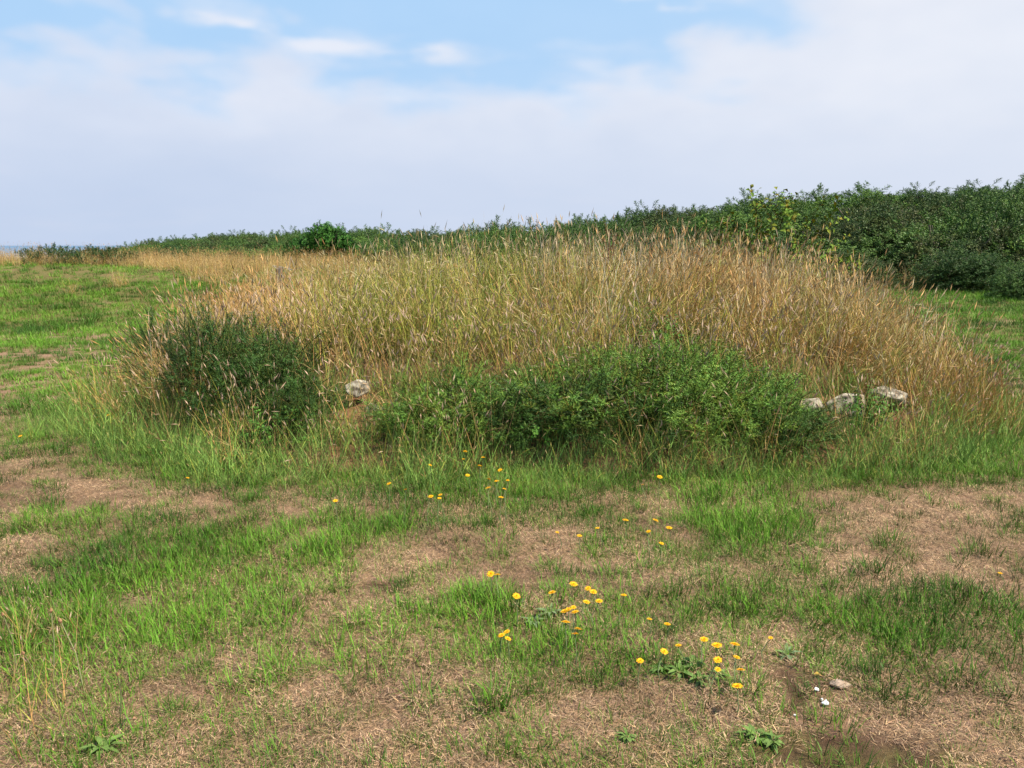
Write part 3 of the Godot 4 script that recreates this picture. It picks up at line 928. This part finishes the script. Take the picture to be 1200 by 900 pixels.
# ---------------------------------------------------------------- single things
func rock(size: Vector3, s: int) -> Mesh:
	var sp := SphereMesh.new()
	sp.radial_segments = 40; sp.rings = 22; sp.radius = 0.5; sp.height = 1.0
	var arr := sp.get_mesh_arrays()
	var v: PackedVector3Array = arr[Mesh.ARRAY_VERTEX]
	var n := FastNoiseLite.new()
	n.seed = s; n.frequency = 1.1; n.fractal_octaves = 4
	var cuts := []
	var g := RandomNumberGenerator.new()
	g.seed = s
	for i in 11: cuts.append([Vector3(g.randfn(), g.randfn(), g.randfn()).normalized(), g.randf_range(0.24, 0.40)])
	for i in v.size():
		var p := v[i]
		for k in cuts:
			var o: float = p.dot(k[0]) - k[1]
			if o > 0: p -= k[0] * o
		p *= 1.0 + 0.10 * n.get_noise_3dv(v[i] * 2.2) + 0.05 * n.get_noise_3dv(v[i] * 9.0)
		v[i] = p * size
	var st := SurfaceTool.new()
	var idx: PackedInt32Array = arr[Mesh.ARRAY_INDEX]
	st.begin(Mesh.PRIMITIVE_TRIANGLES)
	st.set_smooth_group(0)
	for i in idx:
		st.set_color(Color.WHITE)
		st.add_vertex(v[i])
	st.index()
	st.generate_normals()
	st.set_material(M.stone)
	return st.commit()
func bare(x: float, z: float) -> bool:  # open spots among the mound's plants: round the stones and on a patch of red earth
	for q in bare_spots:
		var d: Vector2 = (Vector2(x, z) - q[0]) / q[1]
		if d.length_squared() < 1.0: return true
	return false
func stone_at(px: float, py: float, size: Vector3, s: int, turn: float, label: String, up := 0.0, group := "") -> void:
	var o := part(numbered("field_stone"), rock(size, s), self)
	o.position = on_land(px, py) + Vector3(0, up, 0)
	o.rotation = Vector3(rr(-0.15, 0.15), turn, rr(-0.15, 0.15))
	tag(o, label, "stone", group)
func small_things() -> void:
	# stones of the old kerb
	stone_at(421, 474, Vector3(0.25, 0.16, 0.2), 44, 0.3, "lone rounded grey stone showing between the gorse bushes", 0.12)
	stone_at(441, 482, Vector3(0.2, 0.14, 0.16), 5, 1.0, "small buff stone half hidden below the lone grey stone", 0.0)
	stone_at(950, 484, Vector3(0.36, 0.17, 0.24), 41, 0.2, "flat pale kerb stone at the gorse end of the stone row", 0.05)
	stone_at(992, 484, Vector3(0.42, 0.19, 0.26), 44, 0.1, "long buff kerb stone in the middle of the stone row", 0.06)
	stone_at(1038, 478, Vector3(0.38, 0.18, 0.26), 45, -0.3, "flat topped grey kerb stone at the open end of the stone row", 0.07)
	stone_at(1004, 494, Vector3(0.2, 0.16, 0.2), 15, 0.8, "small dark gap stone under the stone row", 0.03)
	# loose stones in the worn ground
	var chalk := StandardMaterial3D.new()
	chalk.albedo_color = Color(0.86, 0.86, 0.84)
	chalk.roughness = 0.8
	for q in [[967, 829, 0.021, "bright white pebble on the bare ground"], [956, 813, 0.015, "dull white pebble between the flat stone and the white pebble"], [963, 823, 0.010, "tiny white chip of stone touching the white pebble"], [931, 845, 0.009, "tiny pale chip of stone alone on the dead grass"]]:
		var o := part(numbered("pebble"), rock(Vector3(q[2] * 1.4, q[2], q[2] * 1.2), int(q[0])), self)
		o.material_override = chalk
		o.position = on_land(q[0], q[1]) + Vector3(0, q[2] * 0.7, 0)
		tag(o, q[3], "pebble")
	var flat := part("flat_stone", rock(Vector3(0.085, 0.022, 0.055), 31), self)
	var buff := StandardMaterial3D.new()
	buff.albedo_color = Color(0.62, 0.54, 0.46)
	buff.roughness = 0.9
	flat.material_override = buff
	flat.position = on_land(984, 806) + Vector3(0, 0.012, 0)
	tag(flat, "flat pale stone sunk in the bare ground near the white pebbles", "stone")
	var lb := MB.new()
	lb.leaf(Vector3(-0.014, 0.012, 0), Vector3(1, 0.1, 0.2).normalized(), Vector3.UP, 0.032, 0.022, Color(0.75, 0.48, 0.10))
	var yl := part("fallen_leaf", lb.mesh(M.leaf), self)
	yl.position = on_land(957, 796)
	tag(yl, "small ochre fallen leaf beside the flat pale stone", "leaf")
	flowers()
	weeds()
	tall_weeds()
	post_and_branch()
	brambles()

func flowers() -> void:
	var hb := MB.new()
	for ring in [[17, 0.019, 0.0058, 0.18], [13, 0.014, 0.005, 0.5], [8, 0.008, 0.004, 1.0]]:
		for k in ring[0]:
			var a: float = TAU * k / ring[0] + rr(-0.1, 0.1)
			hb.leaf(Vector3(0, 0.001, 0), Vector3(cos(a) * cos(ring[3]), sin(ring[3]), sin(a) * cos(ring[3])), Vector3.UP if ring[3] < 0.9 else Vector3(cos(a), 0.2, sin(a)), ring[1] * rr(0.9, 1.1), ring[2], tone(Color(0.82, 0.43, 0.01), 0.75, 1.0), 0.1, 0.05)
	hb.spindle(Vector3(0, -0.013, 0), Vector3.UP, 0.016, 0.010, Color(0.16, 0.22, 0.07), 6)
	var head := hb.mesh(M.petal)
	var stems_ := []
	for i in 3:
		var sb := MB.new()
		var bend := rr(-0.02, 0.02)
		sb.tube([Vector3(bend, -0.02, -bend), Vector3(bend * 1.6, 0.4, -bend), Vector3(bend * 0.7, 0.8, 0), Vector3(0, 1.0, 0)], 0.0021, 0.0016, 5, Color(0.30, 0.38, 0.16))
		stems_.append(sb.mesh(M.leaf))
	var sets := [["yellow flower on a thin stem in the grass at the foot of the mound", "flowers at the foot of the mound", 0.20, 1.0, [[545, 530], [543, 539], [566, 537], [562, 547], [586, 552], [573, 563], [582, 565], [595, 564], [572, 573], [591, 574], [587, 584], [504, 546], [456, 568], [475, 575], [505, 583], [515, 585], [516, 581], [393, 588], [548, 558]]],
		["yellow flower standing over the bare strip below the gorse", "flowers over the bare strip", 0.12, 1.0, [[753, 569], [773, 560], [768, 611], [760, 624], [784, 620], [733, 611], [700, 620], [679, 629], [653, 625], [775, 638]]],
		["yellow flower among the weeds in the open pasture", "flowers among the pasture weeds", 0.13, 1.0, [[575, 674], [583, 675], [605, 700], [647, 696], [672, 686], [689, 691], [695, 695], [687, 707], [702, 706], [731, 699], [672, 713], [666, 716], [674, 719], [662, 718], [663, 731], [677, 739], [674, 745]]],
		["yellow flower in the tight bunch of three beside the grass tuft", "bunch of three flowers", 0.10, 1.2, [[588, 746], [594, 742], [595, 750]]],
		["yellow flower beside the dark leaf rosettes in the pasture", "flowers beside the leaf rosettes", 0.10, 1.05, [[761, 727], [782, 733], [795, 758], [778, 765], [750, 776], [840, 758], [825, 751], [841, 775], [841, 786], [861, 757], [863, 772], [868, 787], [864, 806]]],
		["yellow flower on dead grass between the rosettes and the pebbles", "", 0.08, 0.8, [[903, 749]]],
		["lone yellow flower in the grass by the bare ground of the field side", "", 0.08, 0.9, [[1172, 673]]],
		["small yellow flower in worn grass beside the tan end of the mound", "flowers beside the mound end", 0.10, 1.0, [[273, 535], [220, 561], [24, 512], [110, 480], [148, 475], [138, 466], [127, 487], [115, 490]]]]
	for s in sets:
		for q in s[4]:
			var hh: float = s[2] * rr(0.75, 1.2)
			var p := spot(q[0], q[1], hh)
			var g := height(p.x, p.z)
			p = spot(q[0], q[1], g + hh)
			g = height(p.x, p.z)
			var t := thing("yellow_flower", s[0], "flower", Vector3(p.x, g, p.z), R.randf() * TAU, s[1])
			var st := part("stem", stems_[R.randi() % 3], t)
			st.scale = Vector3(1, p.y - g, 1)
			var h := part("flower_head", head, t)
			h.position.y = p.y - g + 0.004
			h.scale = Vector3.ONE * s[3] * rr(0.65, 1.1)
			h.rotation = Vector3(rr(-0.35, 0.35), 0, rr(-0.35, 0.35))

func rosette_leaf(length: float, width: float, col: Color) -> Mesh:
	var b := MB.new()
	b.leaf(Vector3.ZERO, Vector3(1, 0.28, 0).normalized(), Vector3.UP, length, width, col, 0.12, 0.22)
	return b.mesh(M.leaf)
func weeds() -> void:
	var kinds := []
	for i in 3: kinds.append(rosette_leaf(0.075, 0.017, tone(Color(0.16, 0.26, 0.06), 0.75, 1.15)))
	for i in 2: kinds.append(rosette_leaf(0.075, 0.014, tone(Color(0.21, 0.28, 0.11), 0.9, 1.1)))
	for q in [[795, 792, 0, 1.1, "dark leaf rosette under the yellow flowers"], [820, 800, 0, 1.0, "dark leaf rosette under the yellow flowers"], [812, 780, 0, 0.9, "dark leaf rosette under the yellow flowers"], [842, 795, 0, 0.9, "dark leaf rosette under the yellow flowers"], [775, 790, 0, .8, "dark leaf rosette under the yellow flowers"],
		[625, 735, 3, 1.0, "grey green leaf rosette beside the bunch of three flowers"], [645, 722, 3, 1.1, "grey green leaf rosette among the pasture flowers"], [922, 772, 3, 0.9, "grey green leaf rosette on the bare ground near the pebbles"],
		[735, 868, 0, 0.7, "small dark leaf rosette alone in the dead grass"], [885, 868, 0, 0.9, "dark leaf rosette at the patch of black soil"], [905, 874, 0, 0.8, "dark leaf rosette at the patch of black soil"], [560, 690, 0, 0.8, "dark leaf rosette in the tuft beside the paired flowers"],
		[610, 712, 3, .8, "grey green leaf rosette below the paired flowers"], [120, 880, 0, 1.1, "broad dark leaf rosette under the brown plantain heads"]]:
		var t := thing("leaf_rosette", q[4], "weed", on_land(q[0], q[1]) + Vector3(0, 0.004, 0), R.randf() * TAU, "leaf rosettes")
		var n := 15
		for k in n:
			var l := part("leaf", kinds[q[2] + R.randi() % (3 if q[2] == 0 else 2)], t)
			l.rotation = Vector3(rr(-0.2, 0.2), TAU * k / n * 1.0 + rr(-0.25, 0.25), rr(-0.25, 0.35))
			l.scale = Vector3(rr(0.5, 1.15), 1, rr(0.7, 1.3)) * q[3]
	# ribwort plantain stalks with brown heads
	for q in [[28, 767, 45, 815, "bent plantain stalk with a pale brown head"], [72, 730, 100, 815, "tall pale green plantain stalk with a spent head"], [60, 718, 62, 800, "straight plantain stalk with an orange brown head"], [4, 722, 20, 790, "plantain stalk with a whitish flowering head"], [155, 842, 135, 860, "fallen plantain stalk with a long pinkish head"], [138, 792, 140, 850, "short plantain stalk with a stubby pink head"]]:
		var foot := on_land(q[2], q[3])
		var hh := 0.0
		var k := 0.12 + 0.002 * absf(q[3] - q[1])
		hh = k if q[1] < q[3] - 30 else 0.06
		var top := spot(q[0], q[1], hh)
		if top.distance_to(foot) > 0.45: top = foot + (top - foot).normalized() * 0.45
		var t := thing("plantain_stalk", q[4], "plant", foot, 0, "plantain stalks")
		var d := top - foot
		var sb := MB.new()
		sb.tube([Vector3(0, -0.02, 0), d * 0.5 + Vector3(0.01, 0.02, 0), d], 0.0022, 0.0016, 5, Color(0.42, 0.42, 0.22))
		part("stalk", sb.mesh(M.dry), t)
		var hb := MB.new()
		var dd := (d - (d * 0.5 + Vector3(0.01, 0.02, 0))).normalized()
		hb.spindle(Vector3.ZERO, dd, 0.028, 0.012, Color(0.44, 0.25, 0.14), 7)
		part("seed_head", hb.mesh(M.dry), t).position = d - dd * 0.004

func dock(label: String, p: Vector3, tall: float, col: Color, branches := 6) -> void:
	var t := thing("dock_plant", label, "plant", p, R.randf() * TAU, "docks on the mound")
	var b := MB.new()
	var hb := MB.new()
	var lean := Vector3(rr(-0.08, 0.08), 0, rr(-0.05, 0.05))
	b.tube([Vector3(0, -0.05, 0), Vector3.UP * tall * 0.5 + lean, Vector3.UP * tall + lean * 1.5], 0.006, 0.002, 5, col * 0.8)
	for k in branches:
		var h := tall * (0.35 + 0.55 * k / branches)
		var a := k * 2.4
		var d := Vector3(cos(a) * 0.55, 1, sin(a) * 0.55).normalized()
		var l := tall * rr(0.18, 0.34)
		var p0 := Vector3.UP * h + lean * (h / tall)
		b.tube([p0, p0 + d * l * 0.5, p0 + (d + Vector3.UP * 0.3).normalized() * l], 0.003, 0.0012, 4, col * 0.8)
		for s in 26:
			var q := p0 + d * l * rr(0.15, 1.0)
			hb.spindle(q, Vector3(rr(-1, 1), rr(-0.3, 1), rr(-1, 1)).normalized(), rr(0.012, 0.022), 0.008, tone(col, 0.6, 1.0))
	for s in 40:
		hb.spindle(Vector3.UP * tall * rr(0.7, 1.0) + lean * 1.3, Vector3(rr(-1, 1), rr(-0.3, 1), rr(-1, 1)).normalized(), rr(0.012, 0.022), 0.008, tone(col, 0.6, 1.0))
	part("stem", b.mesh(M.wood), t)
	part("seed_head", hb.mesh(M.dry), t)
func tall_weeds() -> void:
	var rust := Color(0.36, 0.17, 0.10)
	for q in [[715, -8.0, 0.85, "branched dark red brown dock in the middle of the mound grass", rust * 0.85, 9], [762, -8.9, 0.62, "rusty dock standing among the pale stalks", rust, 5], [842, -9.2, 0.66, "reddish dock at the edge of the pale stalks", rust, 5], [800, -9.4, 0.95, "tall straw coloured dock standing above the pale stalks", Color(0.55, 0.40, 0.24), 4], [690, -9.3, 0.7, "plum coloured dock behind the branched dock", Color(0.30, 0.16, 0.14), 6], [625, -9.6, 0.92, "thin brown dock against the sky on the crest", Color(0.42, 0.28, 0.16), 4], [545, -9.3, 0.8, "thin straw dock against the sky on the yellow green crest", Color(0.5, 0.38, 0.2), 4], [462, -8.8, 0.62, "small rust dock in the tan grass", rust, 4]]:
		var k := tan(deg_to_rad(FOV / 2)) / 450.0
		var x: float = (q[0] - 600.0) * k * absf(q[1])
		dock(q[3], ground_at(x, q[1]), q[2], q[4], q[5])
	# yellowing sapling behind the mound's shoulder
	var ls := [leafy_spray(0.34, 13, 0.075, 0.036, [Color(0.75, 0.95, 0.3), Color(1.0, 0.95, 0.3), Color(0.6, 0.85, 0.3), Color(1.0, 0.7, 0.3)])]
	var g := ground_at(3.55, -11.3)
	var sap := thing("sapling", "yellowing leafy sapling rising behind the tan grass", "shrub", g, 0.0)
	sap.scale = Vector3.ONE * 1.25
	part("stem", bush_stems(Vector3(0.75, 1.7, 0.7), 7, Color(0.22, 0.15, 0.1), 0.012), sap)
	part("foliage", bush(Vector3(1.05, 1.95, 0.8), 9, 210, ls, 0.7, 1.2, [Color(.30, .36, .08), Color(.24, .34, .08), Color(.38, .36, .08)]), sap)

func post_and_branch() -> void:
	var at := ground_at(-3.55, -12.2)
	var k := CSGBox3D.new()
	var b := MB.new()
	var h := 1.24 - at.y
	var w := 0.042
	var top := [Vector3(-w, h, -w), Vector3(w, h + 0.015, -w), Vector3(w, h - 0.02, w), Vector3(-w, h - 0.01, w)]
	var bot := [Vector3(-w, -0.2, -w), Vector3(w, -0.2, -w), Vector3(w, -0.2, w), Vector3(-w, -0.2, w)]
	for i in 4:
		var j := (i + 1) % 4
		b.quad(bot[i], bot[j], top[j], top[i], Color.WHITE)
	b.quad(top[0], top[1], top[2], top[3], Color.WHITE)
	k.free()
	var p := part("fence_post", b.mesh(M.post), self)
	p.position = at
	p.rotation = Vector3(0.03, 0.5, -0.04)
	tag(p, "weathered grey wooden post standing in the tan grass before the scrub", "post")
	var t := thing("dead_branch", "bleached forked dead branch leaning on the weathered post", "branch", at + Vector3(0.02, h, 0.0))
	var c := Color(0.30, 0.27, 0.23)
	var bb := MB.new()
	bb.tube([Vector3(-0.10, 0.05, 0), Vector3(0.1, 0.03, 0.02), Vector3(0.30, -0.03, 0.02)], 0.008, 0.010, 6, c)
	bb.tube([Vector3(-0.06, 0.03, 0.03), Vector3(0.06, -0.06, 0.05), Vector3(0.16, -0.22, 0.06)], 0.010, 0.008, 6, c)
	bb.tube([Vector3(0.30, -0.14, 0), Vector3(0.33, 0.08, 0), Vector3(0.36, 0.28, 0)], 0.010, 0.004, 5, c)
	bb.tube([Vector3(0.36, 0.26, 0), Vector3(0.42, 0.12, 0.02), Vector3(0.46, -0.04, 0.02)], 0.005, 0.008, 5, c)
	bb.tube([Vector3(0.30, -0.02, 0), Vector3(0.25, 0.08, 0.02), Vector3(0.24, 0.18, 0.02)], 0.006, 0.003, 5, c)
	bb.tube([Vector3(0.30, -0.03, 0.02), Vector3(0.45, -0.05, 0.03), Vector3(0.62, 0.02, 0.03)], 0.010, 0.004, 5, c)
	part("limb", bb.mesh(M.wood), t)
	t.scale = Vector3.ONE * 0.6

func brambles() -> void:
	var ls := [leafy_spray(0.22, 12, 0.034, 0.022, [Color(0.7, 1.0, 0.45), Color(0.55, 0.8, 0.4)]), leafy_spray(0.18, 10, 0.03, 0.018, [Color(0.65, 0.95, 0.5)])]
	for q in [[1014, 500, .12, .16, "bramble growing between the kerb stones"], [1098, 448, .28, .34, "bramble on the bare red earth above the kerb stones"], [640, 512, .26, .16, "bramble leaves at the foot of the bright gorse"], [330, 515, .30, .20, "low bramble at the foot of the dark gorse"], [760, 415, .5, .3, "dark bramble in the tan grass above the gorse"]]:
		var p := on_land(q[0], q[1])
		grow("bramble", q[4], "bramble", p, R.randf() * TAU, Vector3(q[2], q[3], q[2]), 6, 75, ls, 0.7, 1.2, [Color(.20, .34, .09), Color(.24, .38, .10)], "", Color(0.25, 0.13, 0.1), 0.004)
	# dark low shrubs in the grass of the bank
	var fs := [gorse_spray(0.30, 8, 7, 0.06, 0.018, Color(0.62, 0.8, 0.5), Color(0.9, 1.0, 0.62))]
	for q in [[-14.6, -26.0, 1.3, .42, "low dark shrub in the tan grass of the bank"], [-13.2, -26.5, 1.0, .40, "low dark shrub in the tan grass of the bank"], [-19.5, -38.0, .9, .8, "far dark shrub where the bank meets the sea"], [-17.0, -40.0, 1.2, .6, "far dark shrub where the bank meets the sea"]]:
		grow("bank_shrub", q[4], "shrub", ground_at(q[0], q[1]), 0, Vector3(q[2], q[3], q[2] * 0.8), 6, 160, fs, 0.8, 1.2, [Color(.14, .24, .09), Color(.11, .2, .08)], "shrubs on the bank")
